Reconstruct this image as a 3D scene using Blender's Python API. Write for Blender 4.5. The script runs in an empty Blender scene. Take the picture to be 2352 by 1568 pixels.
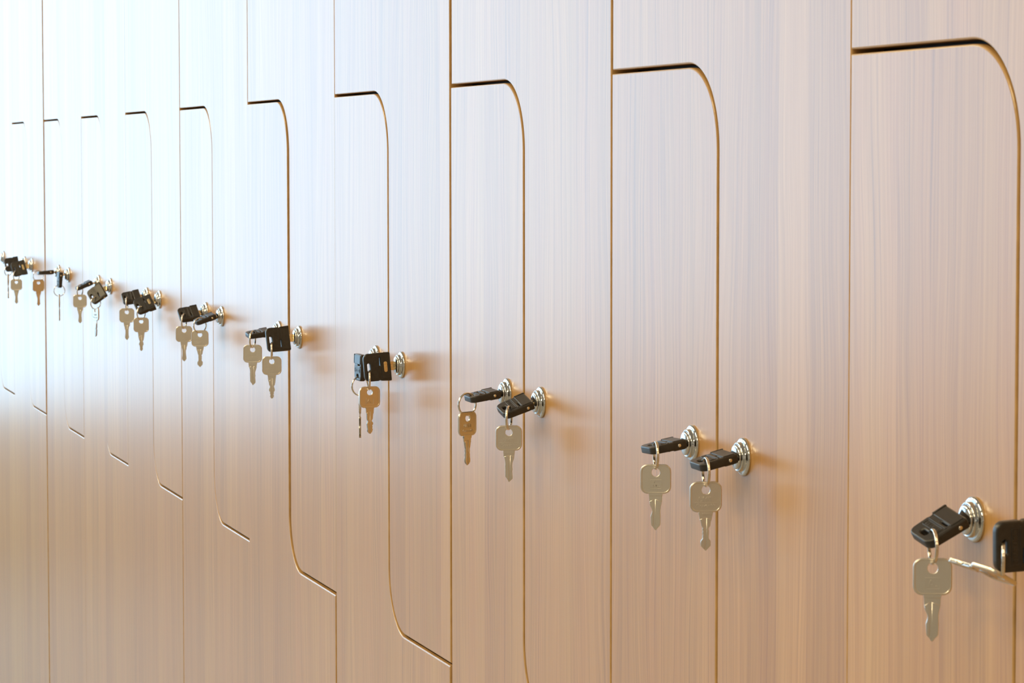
import bpy, bmesh, math, random
from mathutils import Vector, Matrix, Euler

random.seed(7)
S = bpy.context.scene
COL = S.collection
PI = math.pi
MM = 0.001
def rad(d): return math.radians(d)

# ------------------------------------------------------------------ layout
W = 0.40                      # locker column width
CAM_Z = 1.17
D = 0.6235                    # camera distance from the locker fronts
Y0 = 1.45827                  # far seam of the nearest column in frame
ZT = CAM_Z + 0.05498          # top of the lower door's tab
ZB = CAM_Z - 0.4069           # bottom of the upper door's tab
RF = 0.0521                   # fillet radius
LOCK_Z = CAM_Z - 0.1765
LOCK_FRONT = 7.0              # mm, how far the cylinder stands out
CAB_BOT, CAB_TOP = 0.10, 1.90
DOOR_T = 0.019

# ------------------------------------------------------------------ helpers
def link(o, parent=None):
    COL.objects.link(o)
    if parent is not None:
        o.parent = parent
    return o

def tag(o, label=None, cat=None, group=None, kind=None):
    if label: o['label'] = label
    if cat: o['category'] = cat
    if group: o['group'] = group
    if kind: o['kind'] = kind
    return o

def empty(name, loc):
    o = bpy.data.objects.new(name, None)
    o.location = loc
    o.empty_display_size = 0.02
    return link(o)

def from_bm(name, bm, mats, parent=None, smooth=False):
    me = bpy.data.meshes.new(name)
    bm.normal_update()
    bm.to_mesh(me); bm.free()
    for m in (mats if isinstance(mats, (list, tuple)) else [mats]):
        me.materials.append(m)
    if smooth:
        for p in me.polygons: p.use_smooth = True
    return link(bpy.data.objects.new(name, me), parent)

def box(bm, x0, x1, y0, y1, z0, z1, mat=0):
    vs = [bm.verts.new((x, y, z)) for x in (x0, x1) for y in (y0, y1) for z in (z0, z1)]
    idx = [(0, 1, 3, 2), (4, 6, 7, 5), (0, 4, 5, 1), (2, 3, 7, 6), (0, 2, 6, 4), (1, 5, 7, 3)]
    out = []
    for f in idx:
        fc = bm.faces.new([vs[i] for i in f]); fc.material_index = mat; out.append(fc)
    return out

def lathe(bm, prof, axis_mat, seg=48, mat=0):
    """prof: (radius, height) pairs turned around local +X."""
    rings = []
    for r, h in prof:
        if r < 1e-9:
            rings.append([bm.verts.new(axis_mat @ Vector((h, 0, 0)))])
        else:
            rings.append([bm.verts.new(axis_mat @ Vector((h, r*math.cos(2*PI*i/seg), r*math.sin(2*PI*i/seg)))) for i in range(seg)])
    for a, b in zip(rings[:-1], rings[1:]):
        for i in range(seg):
            j = (i+1) % seg
            if len(a) == 1 and len(b) == 1: continue
            if len(a) == 1: f = [a[0], b[i], b[j]]
            elif len(b) == 1: f = [a[i], b[0], a[j]]
            else: f = [a[i], b[i], b[j], a[j]]
            fc = bm.faces.new(f); fc.material_index = mat; fc.smooth = True

def rrect(cx, cy, w, h, r, n=6):
    """rounded rectangle outline; r may be a 4-tuple: (+x+y, -x+y, -x-y, +x-y)."""
    if not isinstance(r, (tuple, list)): r = (r,)*4
    pts = []
    for (sx, sy, a0, rr) in ((1, 1, 0, r[0]), (-1, 1, 90, r[1]), (-1, -1, 180, r[2]), (1, -1, 270, r[3])):
        ox, oy = cx + sx*(w/2-rr), cy + sy*(h/2-rr)
        for k in range(n+1):
            a = rad(a0 + 90*k/n)
            pts.append((ox+rr*math.cos(a), oy+rr*math.sin(a)))
    return pts

def plate_mesh(splines, thick, bevel=0.0, res=2):
    """flat plate from closed outlines (first the outside, then holes), thickness along Z."""
    cu = bpy.data.curves.new('outline', 'CURVE')
    cu.dimensions = '2D'; cu.fill_mode = 'BOTH'
    cu.extrude = thick/2 - bevel
    cu.bevel_depth = bevel; cu.bevel_resolution = res; cu.offset = -bevel
    for pts in splines:
        sp = cu.splines.new('POLY'); sp.points.add(len(pts)-1)
        for p, q in zip(sp.points, pts): p.co = (q[0], q[1], 0, 1)
        sp.use_cyclic_u = True
    ob = bpy.data.objects.new('outline', cu); COL.objects.link(ob)
    dg = bpy.context.evaluated_depsgraph_get()
    me = bpy.data.meshes.new_from_object(ob.evaluated_get(dg))
    bpy.data.objects.remove(ob); bpy.data.curves.remove(cu)
    return me

def add_mesh(bm, me, mat=None, mi=0, scale=None):
    n = len(bm.verts); nf = len(bm.faces)
    bm.from_mesh(me)
    bm.verts.ensure_lookup_table(); bm.faces.ensure_lookup_table()
    M = mat or Matrix.Identity(4)
    for v in bm.verts[n:]: v.co = M @ v.co
    for f in bm.faces[nf:]: f.material_index = mi
    bpy.data.meshes.remove(me)

def text_mesh(txt, size, thick):
    cu = bpy.data.curves.new('text', 'FONT')
    cu.body = txt; cu.size = size; cu.extrude = thick/2
    cu.align_x = 'CENTER'; cu.align_y = 'CENTER'
    cu.resolution_u = 3
    ob = bpy.data.objects.new('text', cu); COL.objects.link(ob)
    dg = bpy.context.evaluated_depsgraph_get()
    me = bpy.data.meshes.new_from_object(ob.evaluated_get(dg))
    bpy.data.objects.remove(ob); bpy.data.curves.remove(cu)
    return me

# ------------------------------------------------------------------ materials
def mat(name, base=(0.8, 0.8, 0.8), rough=0.5, metal=0.0, ior=1.5, spec=0.5):
    m = bpy.data.materials.new(name); m.use_nodes = True
    b = m.node_tree.nodes['Principled BSDF']
    b.inputs['Base Color'].default_value = (*base, 1)
    b.inputs['Roughness'].default_value = rough
    b.inputs['Metallic'].default_value = metal
    b.inputs['IOR'].default_value = ior
    b.inputs['Specular IOR Level'].default_value = spec
    return m

def wood_material():
    m = mat('wood_laminate', rough=0.30, ior=1.75)
    nt = m.node_tree; N = nt.nodes; L = nt.links
    b = N['Principled BSDF']
    def new(t, **kw):
        n = N.new(t)
        for k, v in kw.items(): setattr(n, k, v)
        return n
    def math_(op, a, c=None):
        n = new('ShaderNodeMath', operation=op)
        for i, v in enumerate((a, c)):
            if v is None: continue
            if isinstance(v, (int, float)): n.inputs[i].default_value = v
            else: L.new(v, n.inputs[i])
        return n.outputs[0]
    tc = new('ShaderNodeTexCoord')
    oi = new('ShaderNodeObjectInfo')
    sep = new('ShaderNodeSeparateXYZ'); L.new(tc.outputs['Object'], sep.inputs[0])
    y = math_('ADD', sep.outputs[1], math_('MULTIPLY', oi.outputs['Random'], 7.3))
    z = sep.outputs[2]
    # a slow sideways wander so that grain lines are not ruler straight
    def comb(sy, sz, off=0.0):
        c = new('ShaderNodeCombineXYZ')
        L.new(math_('ADD', math_('MULTIPLY', y, sy), off), c.inputs[0])
        L.new(math_('MULTIPLY', z, sz), c.inputs[1])
        return c.outputs[0]
    def noise(vec, detail=2.0, rough=0.5, scale=1.0):
        n = new('ShaderNodeTexNoise'); n.inputs['Scale'].default_value = scale
        n.inputs['Detail'].default_value = detail; n.inputs['Roughness'].default_value = rough
        L.new(vec, n.inputs['Vector']); return n.outputs['Fac']
    wander = noise(comb(9.0, 2.5), 2.0)
    yw = math_('ADD', y, math_('MULTIPLY', math_('SUBTRACT', wander, 0.5), 0.045))
    cw = new('ShaderNodeCombineXYZ'); L.new(math_('MULTIPLY', yw, 420.0), cw.inputs[0]); L.new(math_('MULTIPLY', z, 5.0), cw.inputs[1])
    fine = noise(cw.outputs[0], 3.0, 0.6)
    hair = noise(comb(1400.0, 9.0, 5.0), 2.0, 0.5)
    cw2 = new('ShaderNodeCombineXYZ'); L.new(math_('MULTIPLY', yw, 75.0), cw2.inputs[0]); L.new(math_('MULTIPLY', z, 1.2), cw2.inputs[1])
    cw3 = new('ShaderNodeCombineXYZ'); L.new(math_('MULTIPLY', yw, 520.0), cw3.inputs[0]); L.new(math_('MULTIPLY', z, 2.2), cw3.inputs[1])
    band = noise(cw2.outputs[0], 2.0, 0.55)
    # laminated staves: a random tone per stave
    st = math_('ADD', math_('MULTIPLY', y, 17.0), math_('MULTIPLY', noise(comb(6.0, 0.0, 3.0), 0.0), 3.0))
    wn = new('ShaderNodeTexWhiteNoise', noise_dimensions='1D')
    L.new(math_('FLOOR', st), wn.inputs['W'])
    fac = math_('ADD', math_('MULTIPLY', fine, 0.62), math_('MULTIPLY', hair, 0.24))
    fac = math_('ADD', fac, math_('MULTIPLY', band, 0.24))
    fac = math_('ADD', fac, math_('MULTIPLY', wn.outputs['Value'], 0.18))
    # thin dark pore lines
    pore = noise(cw3.outputs[0], 2.0, 0.5)
    pm = new('ShaderNodeMapRange'); L.new(pore, pm.inputs[0])
    pm.inputs[1].default_value = 0.56; pm.inputs[2].default_value = 0.72; pm.inputs[3].default_value = 0.0; pm.inputs[4].default_value = 0.22
    fac = math_('SUBTRACT', math_('ADD', fac, 0.075), pm.outputs[0])
    ramp = new('ShaderNodeValToRGB')
    e = ramp.color_ramp.elements
    e[0].position = 0.40; e[0].color = (0.365, 0.161, 0.052, 1)
    e[1].position = 0.98; e[1].color = (0.660, 0.364, 0.132, 1)
    k = e.new(0.68); k.color = (0.520, 0.255, 0.085, 1)
    L.new(fac, ramp.inputs[0])
    # pinkish and yellowish drift between the staves
    hue = new('ShaderNodeHueSaturation')
    L.new(math_('ADD', 0.4985, math_('MULTIPLY', noise(comb(26.0, 0.4, 11.0), 1.0), 0.017)), hue.inputs['Hue'])
    L.new(ramp.outputs[0], hue.inputs['Color'])
    L.new(hue.outputs[0], b.inputs['Base Color'])
    b.inputs['Roughness'].default_value = 0.315
    return m

def wall_material(name, c0, c1, rough, scale):
    m = mat(name, rough=rough)
    nt = m.node_tree; N = nt.nodes; L = nt.links
    tc = N.new('ShaderNodeTexCoord'); n = N.new('ShaderNodeTexNoise'); r = N.new('ShaderNodeValToRGB')
    n.inputs['Scale'].default_value = scale; n.inputs['Detail'].default_value = 4
    L.new(tc.outputs['Object'], n.inputs['Vector']); L.new(n.outputs['Fac'], r.inputs[0])
    r.color_ramp.elements[0].position = 0.35; r.color_ramp.elements[0].color = (*c0, 1)
    r.color_ramp.elements[1].position = 0.65; r.color_ramp.elements[1].color = (*c1, 1)
    L.new(r.outputs[0], N['Principled BSDF'].inputs['Base Color'])
    return m

def speckled_metal(name, base, rough, amount=0.05):
    m = mat(name, base, rough, 1.0)
    nt = m.node_tree; N = nt.nodes; L = nt.links
    tc = N.new('ShaderNodeTexCoord'); n = N.new('ShaderNodeTexNoise'); mr = N.new('ShaderNodeMapRange')
    n.inputs['Scale'].default_value = 900; n.inputs['Detail'].default_value = 3
    L.new(tc.outputs['Object'], n.inputs['Vector']); L.new(n.outputs['Fac'], mr.inputs[0])
    mr.inputs[3].default_value = rough-amount; mr.inputs[4].default_value = rough+amount
    L.new(mr.outputs[0], N['Principled BSDF'].inputs['Roughness'])
    return m

M_WOOD = wood_material()
M_EDGE = wall_material('edge_band', (0.47, 0.285, 0.115), (0.57, 0.355, 0.155), 0.25, 60)
M_DARK = mat('dark_melamine', (0.030, 0.026, 0.024), 0.6)
M_BLACK = wall_material('black_plastic', (0.024, 0.0215, 0.0215), (0.031, 0.028, 0.028), 0.38, 400)
M_CHROME = speckled_metal('polished_chrome', (0.70, 0.71, 0.72), 0.10, 0.03)
M_NICKEL = speckled_metal('nickel_silver', (0.80, 0.755, 0.705), 0.34, 0.06)
M_STEEL = speckled_metal('ring_steel', (0.80, 0.76, 0.70), 0.16, 0.03)
M_BRASS = speckled_metal('brass', (0.86, 0.68, 0.40), 0.28, 0.04)
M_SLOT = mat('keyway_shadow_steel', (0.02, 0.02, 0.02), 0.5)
M_FLOOR = wall_material('floor_vinyl', (0.23, 0.22, 0.21), (0.27, 0.26, 0.245), 0.42, 3)
M_PLASTER = wall_material('painted_plaster', (0.54, 0.535, 0.535), (0.58, 0.575, 0.575), 0.8, 5)
M_CEIL = wall_material('ceiling_paint', (0.78, 0.77, 0.75), (0.82, 0.81, 0.79), 0.9, 5)
M_FRAME = mat('window_frame_metal', (0.55, 0.56, 0.58), 0.45, 0.3)

# ------------------------------------------------------------------ room
RX0, RX1, RY0, RY1, RH = -4.6, 0.54, -3.6, 9.0, 2.80
def struct(name, boxes, m):
    bm = bmesh.new()
    for b in boxes: box(bm, *b)
    o = from_bm(name, bm, m)
    o['kind'] = 'structure'
    return o
struct('floor', [(RX0-0.2, RX1+0.2, RY0-0.2, RY1+0.2, -0.2, 0.0)], M_FLOOR)
struct('ceiling', [(RX0-0.2, RX1+0.2, RY0-0.2, RY1+0.2, RH, RH+0.2)], M_CEIL)
struct('wall_right', [(RX1, RX1+0.2, RY0-0.2, RY1+0.2, 0, RH)], M_PLASTER)
struct('wall_back', [(RX0, RX1, RY0-0.2, RY0, 0, RH)], M_PLASTER)
WX0, WX1, WZ0, WZ1 = -4.45, -0.12, 0.35, 2.70
struct('wall_end', [(RX0, WX0, RY1, RY1+0.2, 0, RH), (WX1, RX1, RY1, RY1+0.2, 0, RH),
                    (WX0, WX1, RY1, RY1+0.2, 0, WZ0), (WX0, WX1, RY1, RY1+0.2, WZ1, RH)], M_PLASTER)
SY0, SY1 = 6.6, 8.85            # unseen opening added in the far left wall for more bluish light
struct('wall_left', [(RX0-0.2, RX0, RY0-0.2, SY0, 0, RH), (RX0-0.2, RX0, SY1, RY1+0.2, 0, RH),
                     (RX0-0.2, RX0, SY0, SY1, 0, WZ0), (RX0-0.2, RX0, SY0, SY1, WZ1, RH)], M_PLASTER)
bm = bmesh.new()
for y in (SY0, SY1-0.05, (SY0+SY1)/2-0.025):
    box(bm, RX0-0.12, RX0-0.05, y, y+0.05, WZ0, WZ1)
for z in (WZ0, WZ1-0.05):
    box(bm, RX0-0.115, RX0-0.055, SY0, SY1, z, z+0.05)
from_bm('added_side_window', bm, M_FRAME)['kind'] = 'structure'  # frame of the added side window, put in for cool fill and reflections
bm = bmesh.new()
for x in (WX0, WX1-0.05, (WX0+WX1)/2-0.025):
    box(bm, x, x+0.05, RY1+0.05, RY1+0.12, WZ0, WZ1)
for z in (WZ0, WZ1-0.05):
    box(bm, WX0, WX1, RY1+0.055, RY1+0.115, z, z+0.05)
from_bm('window_1', bm, M_FRAME)['kind'] = 'structure'

# ------------------------------------------------------------------ lockers
def arc(cx, cz, r, a0, a1, n=20):
    return [(cx+r*math.cos(rad(a0+(a1-a0)*k/n)), cz+r*math.sin(rad(a0+(a1-a0)*k/n))) for k in range(n+1)]

GAP_V = {-1: 1.3, 0: 0.9, 1: 2.7, 2: 3.8, 3: 1.2, 4: 1.3, 5: 1.4, 6: 1.2, 7: 0.9, 8: 2.6}   # gap at the far seam, mm
GAP_M = {0: 1.6, 1: 1.7, 2: 1.9, 3: 1.3, 4: 3.6, 5: 1.0, 6: 1.1, 7: 0.8, 8: 0.8}            # gap along the middle, mm
UP = {0: 0.0, 1: -0.4, 2: -0.2, 3: 0.4, 4: 0.3, 5: 0.3, 6: 0.5, 7: 0.2, 8: -0.4, 9: 0.6, 10: 0.0}   # how far a door stands proud, mm
LO = {0: 0.1, 1: 0.0, 2: 0.3, 3: 0.9, 4: 1.5, 5: 0.3, 6: 0.5, 7: -0.4, 8: -0.6, 9: 0.2, 10: -0.2}
GH = 1.15 * MM     # half gap of the horizontal joints

def door_outline(c, lower):
    """outline in (u, z): u runs from the far seam (0) to the near seam (W)."""
    gf = GAP_V.get(c, 1.3)/2*MM; gn = GAP_V.get(c-1, 1.3)/2*MM
    gm = GAP_M.get(c, 1.4)/2*MM; g = GH; m = W/2
    if lower:
        p = [(gf, CAB_BOT+g), (W-gn, CAB_BOT+g), (W-gn, ZB-g)]
        a = arc(0, 0, 1, 270, 180)
        for k, (ca, sa) in enumerate(a):
            p.append((m+RF + (RF+gm)*ca, ZB+RF + (RF+g)*sa))
        for ca, sa in arc(0, 0, 1, 0, 90):
            p.append((m-RF + (RF-gm)*ca, ZT-RF + (RF-g)*sa))
        p.append((gf, ZT-g))
    else:
        p = [(W-gn, ZB+g)]
        p.append((W-gn, CAB_TOP-g)); p.append((gf, CAB_TOP-g)); p.append((gf, ZT+g))
        for ca, sa in arc(0, 0, 1, 90, 0):
            p.append((m-RF + (RF+gm)*ca, ZT-RF + (RF+g)*sa))
        for ca, sa in arc(0, 0, 1, 180, 270):
            p.append((m+RF + (RF-gm)*ca, ZB+RF + (RF-g)*sa))
    return p

def make_door(c, lower, root):
    out = door_outline(c, lower)
    front = -(LO if lower else UP).get(c, 0.0)*MM
    bm = bmesh.new()
    f0 = [bm.verts.new((front, -u, z)) for u, z in out]
    f1 = [bm.verts.new((front+DOOR_T, -u, z)) for u, z in out]
    n = len(out)
    ff = bm.faces.new(f0); bk = bm.faces.new(f1[::-1])
    for i in range(n):
        j = (i+1) % n
        f = bm.faces.new((f0[i], f1[i], f1[j], f0[j])); f.material_index = 1
    bmesh.ops.recalc_face_normals(bm, faces=bm.faces)
    edges = [e for e in bm.edges if ff in e.link_faces]
    bmesh.ops.bevel(bm, geom=edges, offset=0.0011, segments=3, affect='EDGES', profile=0.5, material=1)
    for f in bm.faces:
        if abs(f.normal.x) < 0.5: f.material_index = 1
    # shape is in locker space (far seam = 0); the door's own origin sits at the middle of the door
    oc = Vector((0, -W/2, LOCK_Z))
    for v in bm.verts: v.co -= oc
    bmesh.ops.triangulate(bm, faces=[f for f in bm.faces if len(f.verts) > 4])
    o = from_bm('door', bm, [M_WOOD, M_EDGE], root)
    o.location = oc
    return o, front

LOCK_OFF = {(0, 'L'): -43.6, (1, 'R'): 44.5, (1, 'L'): -41.5, (2, 'R'): 42.5, (2, 'L'): -40.5, (3, 'R'): 45.5, (3, 'L'): -41.0,
            (4, 'R'): 47.0, (4, 'L'): -41.5, (5, 'R'): 54.0, (5, 'L'): -40.0, (6, 'R'): 55.0, (6, 'L'): -38.0, (7, 'R'): 66.0, (8, 'R'): 62.0, (9, 'R'): 52.0, (10, 'R'): 66.0}
def lock_place(c, side):
    off = LOCK_OFF.get((c, side), 44.0 if side == 'R' else -44.0)*MM
    yf = Y0 + c*W
    front = -(LO if side == 'L' else UP).get(c, 0.0)*MM
    return Vector((front, yf - W/2 - off, LOCK_Z))

def make_lock(door, door_world, pos, roll):
    """rosette and cylinder, axis pointing out of the door (-X)."""
    T = Matrix.Translation(pos - door_world) @ Matrix.Rotation(PI, 4, 'Z')
    bm = bmesh.new()
    lathe(bm, [(r*MM, h*MM) for r, h in ((0, 0), (11.2, 0), (11.3, 0.5), (11.2, 1.1), (10.8, 1.7), (10.1, 2.1), (9.3, 2.25), (8.9, 2.15),
               (8.75, 2.3), (8.7, 3.9), (8.5, 4.4), (8.1, 4.65), (7.7, 4.6), (7.5, 4.3), (0, 4.3))], T)
    from_bm('lock_rosette', bm, M_CHROME, door)
    bm = bmesh.new()
    lathe(bm, [(r*MM, h*MM) for r, h in ((0, 4.0), (7.35, 4.0), (7.35, 5.3), (7.1, 5.75), (6.5, 6.15), (5.2, 6.6), (3.4, 6.9), (1.5, 7.0), (0, 7.0))], T)
    R = T @ Matrix.Rotation(roll, 4, 'X')
    n = len(bm.verts)
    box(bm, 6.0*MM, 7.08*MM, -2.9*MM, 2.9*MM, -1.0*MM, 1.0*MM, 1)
    bm.verts.ensure_lookup_table()
    for v in bm.verts[n:]: v.co = R @ v.co
    o = from_bm('lock_cylinder', bm, [M_CHROME, M_SLOT], door)

NTH = ['nearest', 'second nearest', 'third nearest', 'fourth nearest', 'fifth nearest', 'sixth nearest', 'seventh nearest',
       'eighth nearest', 'ninth nearest', 'tenth nearest', 'eleventh nearest']
CAB_LABEL = {
    0: 'wood locker nearest the camera, its second lock cut off by the right photo edge',
    1: 'second nearest wood locker, two nearly flat black keys each with a spare below',
    2: 'third nearest wood locker, its left key ring turned face-on and right key head drooping',
    3: 'fourth nearest wood locker, with an upright square black key head with brass oval',
    4: 'fifth nearest wood locker, one flat key head and one upright key head with a slit',
    5: 'sixth nearest wood locker, two spare keys overlapping side by side under its locks',
    6: 'seventh nearest wood locker, two tilted black key heads above two staggered spare keys',
    7: 'eighth nearest wood locker, one thin tilted key head and one drooping key head',
    8: 'ninth nearest wood locker, its right key head hanging straight down seen edge-on',
    9: 'tenth nearest wood locker, with one key head hiding the other behind it',
    10: 'farthest visible wood locker at the left edge of the photo',
}
KEYS = {   # (column, side): roll, droop, sag, flip, gap, ring turn, spare yaw, spare style
    (0, 'L'): dict(roll=9, droop=30, sag=0, flip=0, gap=1.0, ring=80, yaw=-3, style=2),
    (0, 'R'): dict(roll=92, droop=0, sag=2, flip=0, gap=1.8, ring=66, yaw=0, style=1, lying=1),
    (1, 'L'): dict(roll=-2, droop=9, sag=1, flip=0, gap=0.8, ring=80, yaw=-4, style=2),
    (1, 'R'): dict(roll=1, droop=13, sag=1, flip=0, gap=0.8, ring=84, yaw=3, style=0),
    (2, 'L'): dict(roll=1, droop=9, sag=1, flip=0, gap=1.2, ring=25, yaw=-134, style=3, end=1),
    (2, 'R'): dict(roll=12, droop=20, sag=1, flip=0, gap=1.2, ring=62, yaw=2, style=4),
    (3, 'L'): dict(roll=0, droop=86, sag=2, flip=0, gap=3.0, ring=20, yaw=91, style=1, end=1),
    (3, 'R'): dict(roll=86, droop=0, sag=4, flip=1, gap=3.0, ring=78, yaw=24, style=1),
    (4, 'L'): dict(roll=5, droop=7, sag=1, flip=0, gap=3.0, ring=60, yaw=-2, style=4),
    (4, 'R'): dict(roll=78, droop=0, sag=4, flip=0, gap=3.0, ring=78, yaw=3, style=5),
    (5, 'L'): dict(roll=32, droop=3, sag=5, flip=0, gap=1.5, ring=62, yaw=4, style=3),
    (5, 'R'): dict(roll=3, droop=19, sag=1, flip=0, gap=1.2, ring=25, yaw=-2, style=0),
    (6, 'L'): dict(roll=30, droop=6, sag=3, flip=0, gap=1.5, ring=75, yaw=3, style=3),
    (6, 'R'): dict(roll=42, droop=8, sag=16, flip=1, gap=1.5, ring=45, yaw=6, style=5),
    (7, 'L'): dict(roll=0, droop=22, sag=2, flip=0, gap=3.0, ring=55, yaw=0, style=3),
    (7, 'R'): dict(roll=50, droop=20, sag=24, flip=0, gap=3.0, ring=30, yaw=123, style=1),
    (8, 'L'): dict(roll=-4, droop=2, sag=1, flip=0, gap=2.0, ring=15, yaw=26, style=3, end=1),
    (8, 'R'): dict(roll=0, droop=87, sag=0, flip=0, gap=2.0, ring=5, yaw=97, style=3, end=1),
    (9, 'L'): dict(roll=60, droop=6, sag=4, flip=0, gap=3.0, ring=40, yaw=95, style=1),
    (9, 'R'): dict(roll=72, droop=4, sag=14, flip=1, gap=3.5, ring=50, yaw=-6, style=3),
}

def make_locker(c):
    yf = Y0 + c*W
    root = empty('locker_cabinet', (0, yf, CAB_BOT - 0.10))
    inv = -root.location.z
    tag(root, CAB_LABEL.get(c, ''), 'locker', 'wood lockers in the row')
    t = 0.012
    bx0, bx1 = 0.021, 0.50
    bm = bmesh.new()
    box(bm, bx0, bx1, -t, -0.0005, CAB_BOT, CAB_TOP)                   # sides
    box(bm, bx0, bx1, -W+0.0005, -W+t, CAB_BOT, CAB_TOP)
    box(bm, bx0, bx1, -W+t, -t, CAB_BOT, CAB_BOT+t)
    box(bm, bx0, bx1, -W+t, -t, CAB_TOP-t, CAB_TOP)
    box(bm, bx1-t, bx1, -W+t, -t, CAB_BOT+t, CAB_TOP-t)                # back
    box(bm, bx0, bx1-t, -W/2, -t, ZT-t/2, ZT+t/2)                      # stepped inner partition
    box(bm, bx0, bx1-t, -W/2-t/2, -W/2+t/2, ZB+t/2, ZT-t/2)
    box(bm, bx0, bx1-t, -W+t, -W/2, ZB-t/2, ZB+t/2)
    from_bm('cabinet_body', bm, M_DARK, root)
    bm = bmesh.new(); box(bm, 0.05, 0.50, -W+0.0005, -0.0005, 0.0, CAB_BOT)
    from_bm('plinth', bm, M_DARK, root)
    for lower, side in ((False, 'R'), (True, 'L')):
        d, front = make_door(c, lower, root)
        p = lock_place(c, side)
        dw = Vector((0, yf, 0)) + Vector(d.location)
        make_lock(d, dw, p, rad(-KEYS.get((c, side), {}).get('roll', 0)))
    return root

# ------------------------------------------------------------------ keys
HEAD_SX = 0.92
def build_head():
    """black fob: local x outward from the hinge, y width, z thickness (mm values)."""
    out = []
    o = [(20.6-0.0, y) for y in ()]
    # outline, counter-clockwise, starting at the outer end
    def a(cx, cy, r, a0, a1, n=7): return [(cx+r*math.cos(rad(a0+(a1-a0)*k/n)), cy+r*math.sin(rad(a0+(a1-a0)*k/n))) for k in range(n+1)]
    o = a(15.8, -7.2, 4.8, 270, 360) + a(15.8, 6.8, 4.8, 0, 90)
    o += [(7.8, 11.7), (6.8, 11.2), (5.8, 11.2), (4.8, 11.8), (-3.4, 12.3), (-4.3, 12.0), (-4.5, 11.3)]
    o += a(-3.3, -10.8, 1.2, 180, 270, 4)
    hole = rrect(16.1, -0.3, 2.9, 7.0, 1.44)
    slit = rrect(5.6, -4.5, 0.9, 7.0, 0.4, 3)
    bm = bmesh.new()
    sc = Matrix.Diagonal((MM, MM, MM, 1))
    add_mesh(bm, plate_mesh([o, hole[::-1], slit[::-1]], 5.4, 0.95, 3), sc)
    for v in bm.verts:                                              # wedge the outer end a little thinner
        x = v.co.x/MM
        if x > 9: v.co.z *= 1 - 0.16*min(1, (x-9)/11)
    # pads on the lock half, ribs and worn lettering panel on the upper side
    for zc in (2.65, -2.65):
        add_mesh(bm, plate_mesh([rrect(0.5, -0.2, 8.2, 20.6, 0.9)], 0.9, 0.3, 1), sc @ Matrix.Translation((0, 0, zc)))
        add_mesh(bm, plate_mesh([rrect(7.5, -0.2, 1.0, 19.0, 0.4)], 0.7, 0.2, 1), sc @ Matrix.Translation((0, 0, zc*0.97)))
    add_mesh(bm, plate_mesh([rrect(10.6, -0.2, 4.2, 17.0, 0.8), rrect(10.6, -0.2, 3.4, 16.2, 0.5)[::-1]], 0.8, 0.15, 1), sc @ Matrix.Translation((0, 0, 2.45)))
    for k in range(6):
        add_mesh(bm, plate_mesh([rrect(10.6, -6.6+2.6*k, 2.2 - 0.5*(k % 2), 1.1 + 0.4*(k % 3), 0.3)], 0.7, 0.15, 1), sc @ Matrix.Translation((0, 0, 2.4)))
    ridge = plate_mesh([[(-4.3, 10.9), (4.4, 10.6), (4.4, 11.6), (-3.4, 12.1), (-4.2, 11.9)][::-1]], 1.0, 0.2, 1)
    add_mesh(bm, ridge, sc @ Matrix.Translation((0, 0, 2.75)))
    for v in bm.verts: v.co.x *= HEAD_SX; v.co.y = -v.co.y                                # notched edge at -y, pin edge at +y
    bmesh.ops.recalc_face_normals(bm, faces=bm.faces)
    me = bpy.data.meshes.new('key_head'); bm.to_mesh(me); bm.free()
    me.materials.append(M_BLACK)
    return me

def build_inlay():
    bm = bmesh.new()
    add_mesh(bm, plate_mesh([rrect(0.6, -0.2, 3.0, 9.0, 1.49)], 0.7, 0.15, 2), Matrix.Diagonal((MM, MM, MM, 1)) @ Matrix.Translation((0, 0, -2.95)))
    for k in range(3):
        add_mesh(bm, plate_mesh([rrect(0.6, -2.8+2.6*k, 1.3, 1.6, 0.3)], 0.4, 0.1, 1), Matrix.Diagonal((MM, MM, MM, 1)) @ Matrix.Translation((0, 0, -3.3)))
    bmesh.ops.recalc_face_normals(bm, faces=bm.faces)
    me = bpy.data.meshes.new('inlay'); bm.to_mesh(me); bm.free(); me.materials.append(M_BRASS); return me

def build_pin():
    bm = bmesh.new()
    lathe(bm, [(0, 12.35*MM), (0.95*MM, 12.35*MM), (1.05*MM, 12.2*MM), (1.05*MM, 11.5*MM), (0, 11.5*MM)], Matrix.Rotation(PI/2, 4, 'Z') , 20)
    for v in bm.verts: v.co.x += 0.8*MM
    bmesh.ops.recalc_face_normals(bm, faces=bm.faces)
    me = bpy.data.meshes.new('hinge_pin'); bm.to_mesh(me); bm.free(); me.materials.append(M_STEEL); return me

def build_key_shank():
    """short stretch of the blade between lock and head; x=0 is the hinge."""
    bm = bmesh.new()
    sc = Matrix.Diagonal((MM, MM, MM, 1))
    add_mesh(bm, plate_mesh([rrect(-7.0, 0, 14.0, 7.4, 0.5, 2)], 1.2, 0.2, 1), sc)
    for s in (-1, 1):
        add_mesh(bm, plate_mesh([rrect(-7.0, 2.4*s, 14.0, 2.4, 0.4, 2)], 2.2, 0.25, 1), sc)
    bmesh.ops.recalc_face_normals(bm, faces=bm.faces)
    me = bpy.data.meshes.new('key_blade'); bm.to_mesh(me); bm.free(); me.materials.append(M_BRASS); return me

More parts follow.
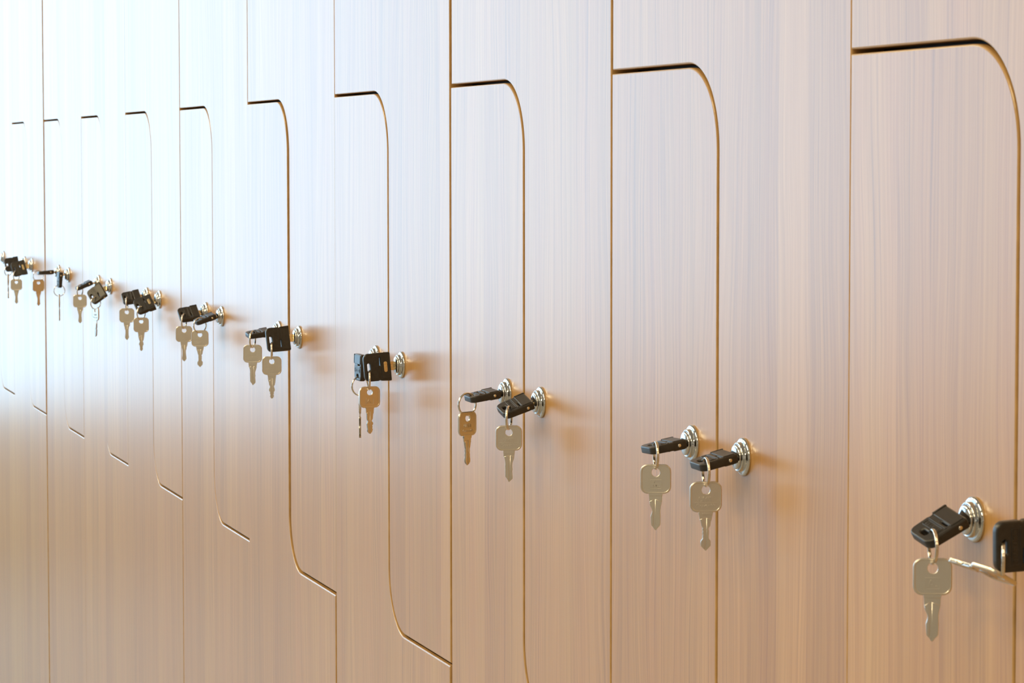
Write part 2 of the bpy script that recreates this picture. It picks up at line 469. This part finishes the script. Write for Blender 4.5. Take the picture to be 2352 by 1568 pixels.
RING_R = 8.2
def build_ring():
    """split ring, two coils, axis = local Y, two turns of wire."""
    bm = bmesh.new(); R = RING_R*MM; r = 0.55*MM; turns = 1.93; n = 120; k = 10
    prev = None
    for i in range(n+1):
        t = i/n; a = 2*PI*turns*t
        yc = (t-0.5)*1.25*MM
        ring = []
        for j in range(k):
            b = 2*PI*j/k
            rr = R + r*math.cos(b)
            ring.append(bm.verts.new((rr*math.cos(a), yc + r*math.sin(b), rr*math.sin(a))))
        if prev:
            for j in range(k):
                f = bm.faces.new((prev[j], prev[(j+1) % k], ring[(j+1) % k], ring[j])); f.smooth = True
        else: bm.faces.new(ring[::-1])
        prev = ring
    bm.faces.new(prev)
    bmesh.ops.recalc_face_normals(bm, faces=bm.faces)
    me = bpy.data.meshes.new('key_ring'); bm.to_mesh(me); bm.free(); me.materials.append(M_STEEL); return me

# the spare key lies in its own XZ plane, hole centre at the origin, blade towards -Z, thickness along Y
KEY_M = Matrix.Diagonal((MM, MM, MM, 1)) @ Matrix.Rotation(PI/2, 4, 'X')       # outline (x, y) -> (x, z)
def build_bow():
    bm = bmesh.new()
    out = rrect(0, -4.1, 18.8, 18.0, 4.4, 8)
    hole = [(2.55*math.cos(2*PI*k/28), 2.55*math.sin(2*PI*k/28)) for k in range(28)]
    add_mesh(bm, plate_mesh([out, hole[::-1]], 1.6, 0.25, 2), KEY_M)
    rim_o = rrect(0, -4.1, 18.3, 17.5, 4.2, 8); rim_i = rrect(0, -4.1, 16.6, 15.8, 3.5, 8)
    add_mesh(bm, plate_mesh([rim_o, rim_i[::-1]], 2.0, 0.28, 2), KEY_M)
    bmesh.ops.recalc_face_normals(bm, faces=bm.faces)
    me = bpy.data.meshes.new('bow'); bm.to_mesh(me); bm.free(); me.materials.append(M_NICKEL); return me

def build_stamp():
    bm = bmesh.new()
    # front (towards -Y): lettering; back: framed emblem
    F = KEY_M @ Matrix.Translation((0, 0, 0.86))
    add_mesh(bm, text_mesh('UMIT', 3.9, 0.62), F @ Matrix.Translation((0, -5.6, 0)) @ Matrix.Diagonal((0.92, 1.0, 1, 1)))
    add_mesh(bm, text_mesh('Guvenlik', 3.1, 0.62), F @ Matrix.Translation((0, -9.3, 0)) @ Matrix.Diagonal((1.02, 1.0, 1, 1)))
    add_mesh(bm, plate_mesh([rrect(0, -7.45, 13.6, 0.30, 0.1, 2)], 0.62), F)
    B = KEY_M @ Matrix.Translation((0, 0, -0.86)) @ Matrix.Rotation(PI, 4, 'Y')
    add_mesh(bm, plate_mesh([rrect(0, -7.4, 7.2, 5.8, 0.2, 2), rrect(0, -7.4, 6.4, 5.0, 0.2, 2)[::-1]], 0.62), B)
    add_mesh(bm, plate_mesh([[(-2.4, -9.2), (-1.7, -9.2), (-0.5, -5.7), (-1.1, -5.7)]], 0.62), B)
    add_mesh(bm, plate_mesh([[(-1.1, -5.7), (-0.4, -5.7), (1.3, -9.2), (0.6, -9.2)]], 0.62), B)
    add_mesh(bm, plate_mesh([[(1.1, -9.2), (2.6, -9.2), (2.3, -8.5), (1.3, -8.5)]], 0.62), B)
    add_mesh(bm, plate_mesh([[(-1.7, -8.3), (0.6, -8.3), (0.5, -7.8), (-1.5, -7.8)]], 0.62), B)
    bmesh.ops.recalc_face_normals(bm, faces=bm.faces)
    me = bpy.data.meshes.new('stamped_mark'); bm.to_mesh(me); bm.free(); me.materials.append(M_NICKEL); return me

def build_blade(style):
    """blade from the bow's lower edge (z=-13) to the tip; profiles are (depth, left, right)."""
    P = {
        0: [(12.2, -4.4, 4.4), (14.6, -4.0, 4.0), (17.2, -3.6, 3.5), (18.6, -2.9, 2.9), (21.0, -2.5, 2.7), (22.4, -1.7, 1.6), (23.4, -2.1, 1.6),
            (24.2, -1.6, 2.0), (25.2, -2.0, 1.7), (26.2, -1.6, 1.9), (27.2, -1.9, 1.6), (28.6, -1.8, 1.7), (29.9, -2.9, 2.9), (32.8, -2.9, 2.8), (34.2, -1.6, 1.5), (35.6, -0.2, 0.2)],
        1: [(12.2, -4.4, 4.4), (13.6, -3.8, 3.6), (17.8, -3.5, 3.2), (18.2, -2.9, 2.7), (22.6, -2.6, 2.7), (23.5, -1.8, 2.2), (24.6, -1.6, 1.7), (25.8, -2.9, 2.4),
            (27.0, -2.9, 2.9), (28.2, -2.0, 2.2), (29.3, -2.4, 2.6), (30.5, -2.0, 2.0), (31.5, -2.6, 2.2), (33.0, -2.2, 2.2), (34.2, -1.4, 1.3), (35.0, -0.4, 0.4)],
        2: [(12.2, -4.6, 4.5), (14.5, -4.0, 4.1), (18.0, -3.9, 3.9), (20.5, -3.2, 3.5), (22.5, -3.0, 2.4), (24.0, -2.9, 2.2), (25.5, -3.0, 2.6), (27.0, -3.0, 3.1),
            (30.0, -3.0, 2.9), (32.5, -2.8, 2.7), (34.0, -1.4, 1.4), (35.4, -0.3, 0.5)],
        3: [(12.2, -4.2, 4.2), (14.8, -3.9, 3.9), (17.6, -3.6, 3.5), (18.4, -2.7, 2.9), (21.5, -2.3, 2.5), (23.0, -1.9, 1.8), (24.2, -2.3, 2.1), (25.6, -1.8, 1.8),
            (27.2, -2.4, 2.2), (28.6, -1.9, 2.0), (30.2, -2.5, 2.5), (32.5, -2.4, 2.4), (34.0, -1.3, 1.3), (35.0, -0.3, 0.3)],
        4: [(12.2, -4.3, 4.5), (15.5, -3.9, 4.1), (17.5, -3.7, 3.9), (19.2, -2.9, 3.6), (21.0, -2.7, 2.9), (22.5, -2.6, 2.5), (24.5, -2.8, 2.4), (26.5, -2.6, 2.7),
            (28.0, -2.7, 2.3), (30.0, -2.6, 2.6), (31.6, -2.7, 2.7), (33.4, -1.3, 2.6), (34.8, -0.4, 1.0), (35.6, -0.2, 0.3)],
        5: [(12.2, -4.4, 4.4), (15.0, -3.9, 4.0), (20.0, -3.3, 3.4), (23.2, -2.5, 2.7), (24.0, -1.9, 1.9), (25.2, -2.0, 2.1), (26.6, -2.8, 2.7), (28.6, -2.8, 2.8),
            (29.8, -1.8, 1.8), (31.0, -2.1, 2.0), (32.4, -1.4, 1.4), (33.6, -2.0, 2.0), (35.2, -1.4, 1.4), (36.2, -0.4, 0.4)],
    }[style]
    bm = bmesh.new()
    full = [(l, -d) for d, l, r in P] + [(r, -d) for d, l, r in reversed(P)]
    add_mesh(bm, plate_mesh([full], 1.0, 0.1, 1), KEY_M)
    gl, gr = {0: (-0.35, 0.35), 1: (0.0, 0.7), 2: (0.3, 1.3), 3: (-0.3, 0.4), 4: (0.0, 0.9), 5: (-0.3, 0.3)}[style]
    g0 = 16.5
    body = [q for q in P if q[0] >= g0]
    left = [(l, -d) for d, l, r in body if l < gl-0.3]; d_end = -left[-1][1]
    add_mesh(bm, plate_mesh([[(gl, -g0)] + left + [(gl, -d_end-0.2)]], 1.9, 0.2, 1), KEY_M)
    right = [(r, -d) for d, l, r in body if r > gr+0.3]; d_end = -right[-1][1]
    add_mesh(bm, plate_mesh([[(gr, -g0)] + right + [(gr, -d_end-0.2)]], 1.9, 0.2, 1), KEY_M)
    sh = [q for q in P if q[0] < g0+0.6]
    add_mesh(bm, plate_mesh([[(l, -d) for d, l, r in sh] + [(r, -d) for d, l, r in reversed(sh)]], 1.9, 0.2, 1), KEY_M)
    if style in (0, 5):
        add_mesh(bm, text_mesh('6020', 2.3, 0.3), KEY_M @ Matrix.Translation((0, -14.4, 0.98)))
    bmesh.ops.recalc_face_normals(bm, faces=bm.faces)
    me = bpy.data.meshes.new('blade'); bm.to_mesh(me); bm.free(); me.materials.append(M_NICKEL); return me

HEAD, INLAY, PIN, SHANK, RING = build_head(), build_inlay(), build_pin(), build_key_shank(), build_ring()
BOW, STAMP = build_bow(), build_stamp()
BLADES = [build_blade(i) for i in range(6)]

WHERE = {c: n + ' locker' for c, n in enumerate(NTH)}
HEAD_LOOK = {
    (0, 'L'): 'steeply drooping black key head', (0, 'R'): 'big blurred black key head at the right photo edge',
    (1, 'L'): 'flat black key head', (1, 'R'): 'slightly tilted flat black key head',
    (2, 'L'): 'flat black key head', (2, 'R'): 'drooping black key head',
    (3, 'L'): 'black key head hanging down', (3, 'R'): 'upright black key head with brass oval',
    (4, 'L'): 'flat half hidden black key head', (4, 'R'): 'upright black key head with a slit',
    (5, 'L'): 'broad tilted black key head', (5, 'R'): 'thin drooping black key head',
    (6, 'L'): 'small tilted black key head', (6, 'R'): 'small sloping black key head',
    (7, 'L'): 'thin sloping black key head', (7, 'R'): 'small drooping black key head',
    (8, 'L'): 'thin flat black key head', (8, 'R'): 'edge-on black key head hanging straight down',
    (9, 'L'): 'hidden black key head', (9, 'R'): 'tiny sloping black key head',
}
SPARE_LOOK = {
    (0, 'L'): 'blurred spare key with framed emblem', (0, 'R'): 'spare key lying sideways under the black key',
    (1, 'L'): 'spare key with framed emblem', (1, 'R'): 'spare key with lettering and arrow tip',
    (2, 'L'): 'brown half turned spare key', (2, 'R'): 'spare key with lettering and grooved blade',
    (3, 'L'): 'edge-on spare key', (3, 'R'): 'golden brown spare key with notched blade',
    (4, 'L'): 'upper spare key with grooved blade', (4, 'R'): 'lower spare key with dark wavy blade',
    (5, 'L'): 'half covered upper spare key', (5, 'R'): 'spare key covering its left neighbour',
    (6, 'L'): 'small upper spare key', (6, 'R'): 'small lower spare key',
    (7, 'L'): 'small spare key facing front', (7, 'R'): 'narrow sideways spare key',
    (8, 'L'): 'tiny brown spare key', (8, 'R'): 'tiny edge-on spare key',
    (9, 'L'): 'edge-on spare key behind a grey one', (9, 'R'): 'tiny grey spare key',
}

def inst(name, me, parent):
    return link(bpy.data.objects.new(name, me), parent)

def make_key_set(c, side, k):
    P = lock_place(c, side)
    sidew = 'left' if side == 'L' else 'right'
    place = '%s lock of %s locker' % (sidew, NTH[c])
    root = empty('lock_key', P)
    # lock frame: x points out of the door, y towards the camera, z up; the roll turns the top face towards the camera
    roll = rad(k['roll'])
    base = Matrix(((-1, 0, 0, 0), (0, -1, 0, 0), (0, 0, 1, 0), (0, 0, 0, 1)))
    blade_M = base @ Matrix.Rotation(rad(k['sag']), 4, 'Y') @ Matrix.Rotation(-roll, 4, 'X')
    hinge = Matrix.Translation(((LOCK_FRONT + k['gap'] + 4.5)*MM, 0, 0))
    droop = Matrix.Rotation(rad(k['droop']), 4, 'Y')
    head_M = blade_M @ hinge @ droop @ (Matrix.Rotation(PI, 4, 'X') if k['flip'] else Matrix.Identity(4))
    sh = inst('key_blade', SHANK, root); sh.matrix_local = blade_M @ hinge
    hd = inst('key_head', HEAD, root); hd.matrix_local = head_M
    for nm, me, lab in (('brass_inlay', INLAY, 'brass oval inlay'), ('hinge_pin', PIN, 'pale metal pin')):
        o = inst(nm, me, hd); o['label'] = lab
    tag(root, HEAD_LOOK[(c, side)] + ' in ' + place, 'key', 'black headed keys in the locks')
    # ---------------- ring
    HW = Matrix.Translation(P) @ head_M
    slot = HW @ Vector((16.1*HEAD_SX*MM, 0.3*MM, 0))
    ax = (HW.to_3x3() @ Vector((1, 0, 0))).normalized()
    ay = (HW.to_3x3() @ Vector((0, 1, 0))).normalized()
    Z = Vector((0, 0, 1))
    if ay.y + ay.z > 0: ay = -ay
    s = abs(math.sin(roll))
    if k.get('end'):
        tip = (HW @ Vector((20.6*MM, 0, 0)))
        vert = abs(ax.z)                                    # 1 when the head hangs straight down
        C = slot + ax*(3.4 + 5.2*vert)*MM - Z*4.6*MM*(1-vert)
    else:
        C = slot + ay*(7.2+3.3*s)*MM - Z*3.6*MM*(1-s)
    ring = inst('key_ring', RING, None)
    ring.matrix_world = Matrix.Translation(C) @ Matrix.Rotation(rad(k['ring']), 4, 'Z') @ Matrix.Rotation(rad(40), 4, 'Y')
    tag(ring, 'steel split ring threaded through the black key in %s' % place, 'key ring', 'split rings on the keys')
    # ---------------- spare key
    sp = empty('spare_key', C - Z*(RING_R+2.1)*MM)
    bow = inst('bow', BOW, sp); inst('stamped_mark', STAMP, bow); inst('blade', BLADES[k['style']], sp)
    if k.get('lying'):
        ring.location.z += 5.0*MM
        K = C + Z*(5.0-RING_R)*MM
        d = Vector((-0.266, 0.955, 0.09)).normalized()              # blade points away along the lockers
        zax = -d; yax = Vector((-0.40, -0.20, -0.85)); yax = (yax - zax*yax.dot(zax)).normalized(); xax = yax.cross(zax).normalized()
        sp.rotation_euler = Matrix((xax, yax, zax)).transposed().to_euler()
        sp.location = K - zax*1.9*MM
    else:
        back = k['style'] in (1, 2, 3) and c != 5
        yaw = k['yaw'] + (180 if back else 0) - 15
        sp.rotation_euler = (0, 0, rad(yaw))
    tag(sp, '%s, %s' % (SPARE_LOOK[(c, side)], 'below ' + place), 'spare key', 'spare keys on the rings')

for c in range(0, 11):
    make_locker(c)
for (c, side), k in KEYS.items():
    make_key_set(c, side, k)

# ------------------------------------------------------------------ camera
f_px, yaw, tilt, roll = 6775.867, 0.2900895, 0.0628789, -0.000667
F = Vector((math.sin(yaw)*math.cos(tilt), math.cos(yaw)*math.cos(tilt), -math.sin(tilt)))
R = Vector((math.cos(yaw), -math.sin(yaw), 0)); U = R.cross(F)
R2 = R*math.cos(roll)+U*math.sin(roll); U2 = -R*math.sin(roll)+U*math.cos(roll)
cam = bpy.data.cameras.new('camera'); co = bpy.data.objects.new('camera', cam); COL.objects.link(co)
co.matrix_world = Matrix(((R2.x, U2.x, -F.x, -D), (R2.y, U2.y, -F.y, 0), (R2.z, U2.z, -F.z, CAM_Z), (0, 0, 0, 1)))
cam.sensor_width = 36; cam.lens = f_px*36/2352; cam.clip_start = 0.05
cam.dof.use_dof = True; cam.dof.focus_distance = 2.25; cam.dof.aperture_fstop = 54
S.camera = co

# ------------------------------------------------------------------ light
w = bpy.data.worlds.new('daylight'); S.world = w; w.use_nodes = True
bg = w.node_tree.nodes['Background']
bg.inputs['Color'].default_value = (0.46, 0.75, 1.0, 1); bg.inputs['Strength'].default_value = 4.1
def area(name, loc, rot, sx, sy, power, col, portal=False):
    l = bpy.data.lights.new(name, 'AREA'); l.shape = 'RECTANGLE'; l.size = sx; l.size_y = sy
    l.energy = power; l.color = col
    o = bpy.data.objects.new(name, l); o.location = loc; o.rotation_euler = rot; COL.objects.link(o)
    if portal: l.cycles.is_portal = True
    return o
area('window_daylight_portal', ((WX0+WX1)/2, RY1+0.02, (WZ0+WZ1)/2), (-PI/2, 0, 0), WX1-WX0, WZ1-WZ0, 1, (1, 1, 1), True)
area('added_side_window_portal', (RX0-0.02, (SY0+SY1)/2, (WZ0+WZ1)/2), (0, -PI/2, 0), WZ1-WZ0, SY1-SY0, 1, (1, 1, 1), True)  # samples sky light through the added side opening
for y in (-1.5, 1.0, 3.5, 6.0):
    area('ceiling_lamp_light', (-1.9, y, RH-0.04), (0, 0, 0), 0.5, 1.6, 52, (1.0, 0.80, 0.46))

S.view_settings.view_transform = 'Standard'
S.view_settings.look = 'None'
S.view_settings.exposure = 0.0
S.view_settings.gamma = 1.0
S.view_settings.use_curve_mapping = False
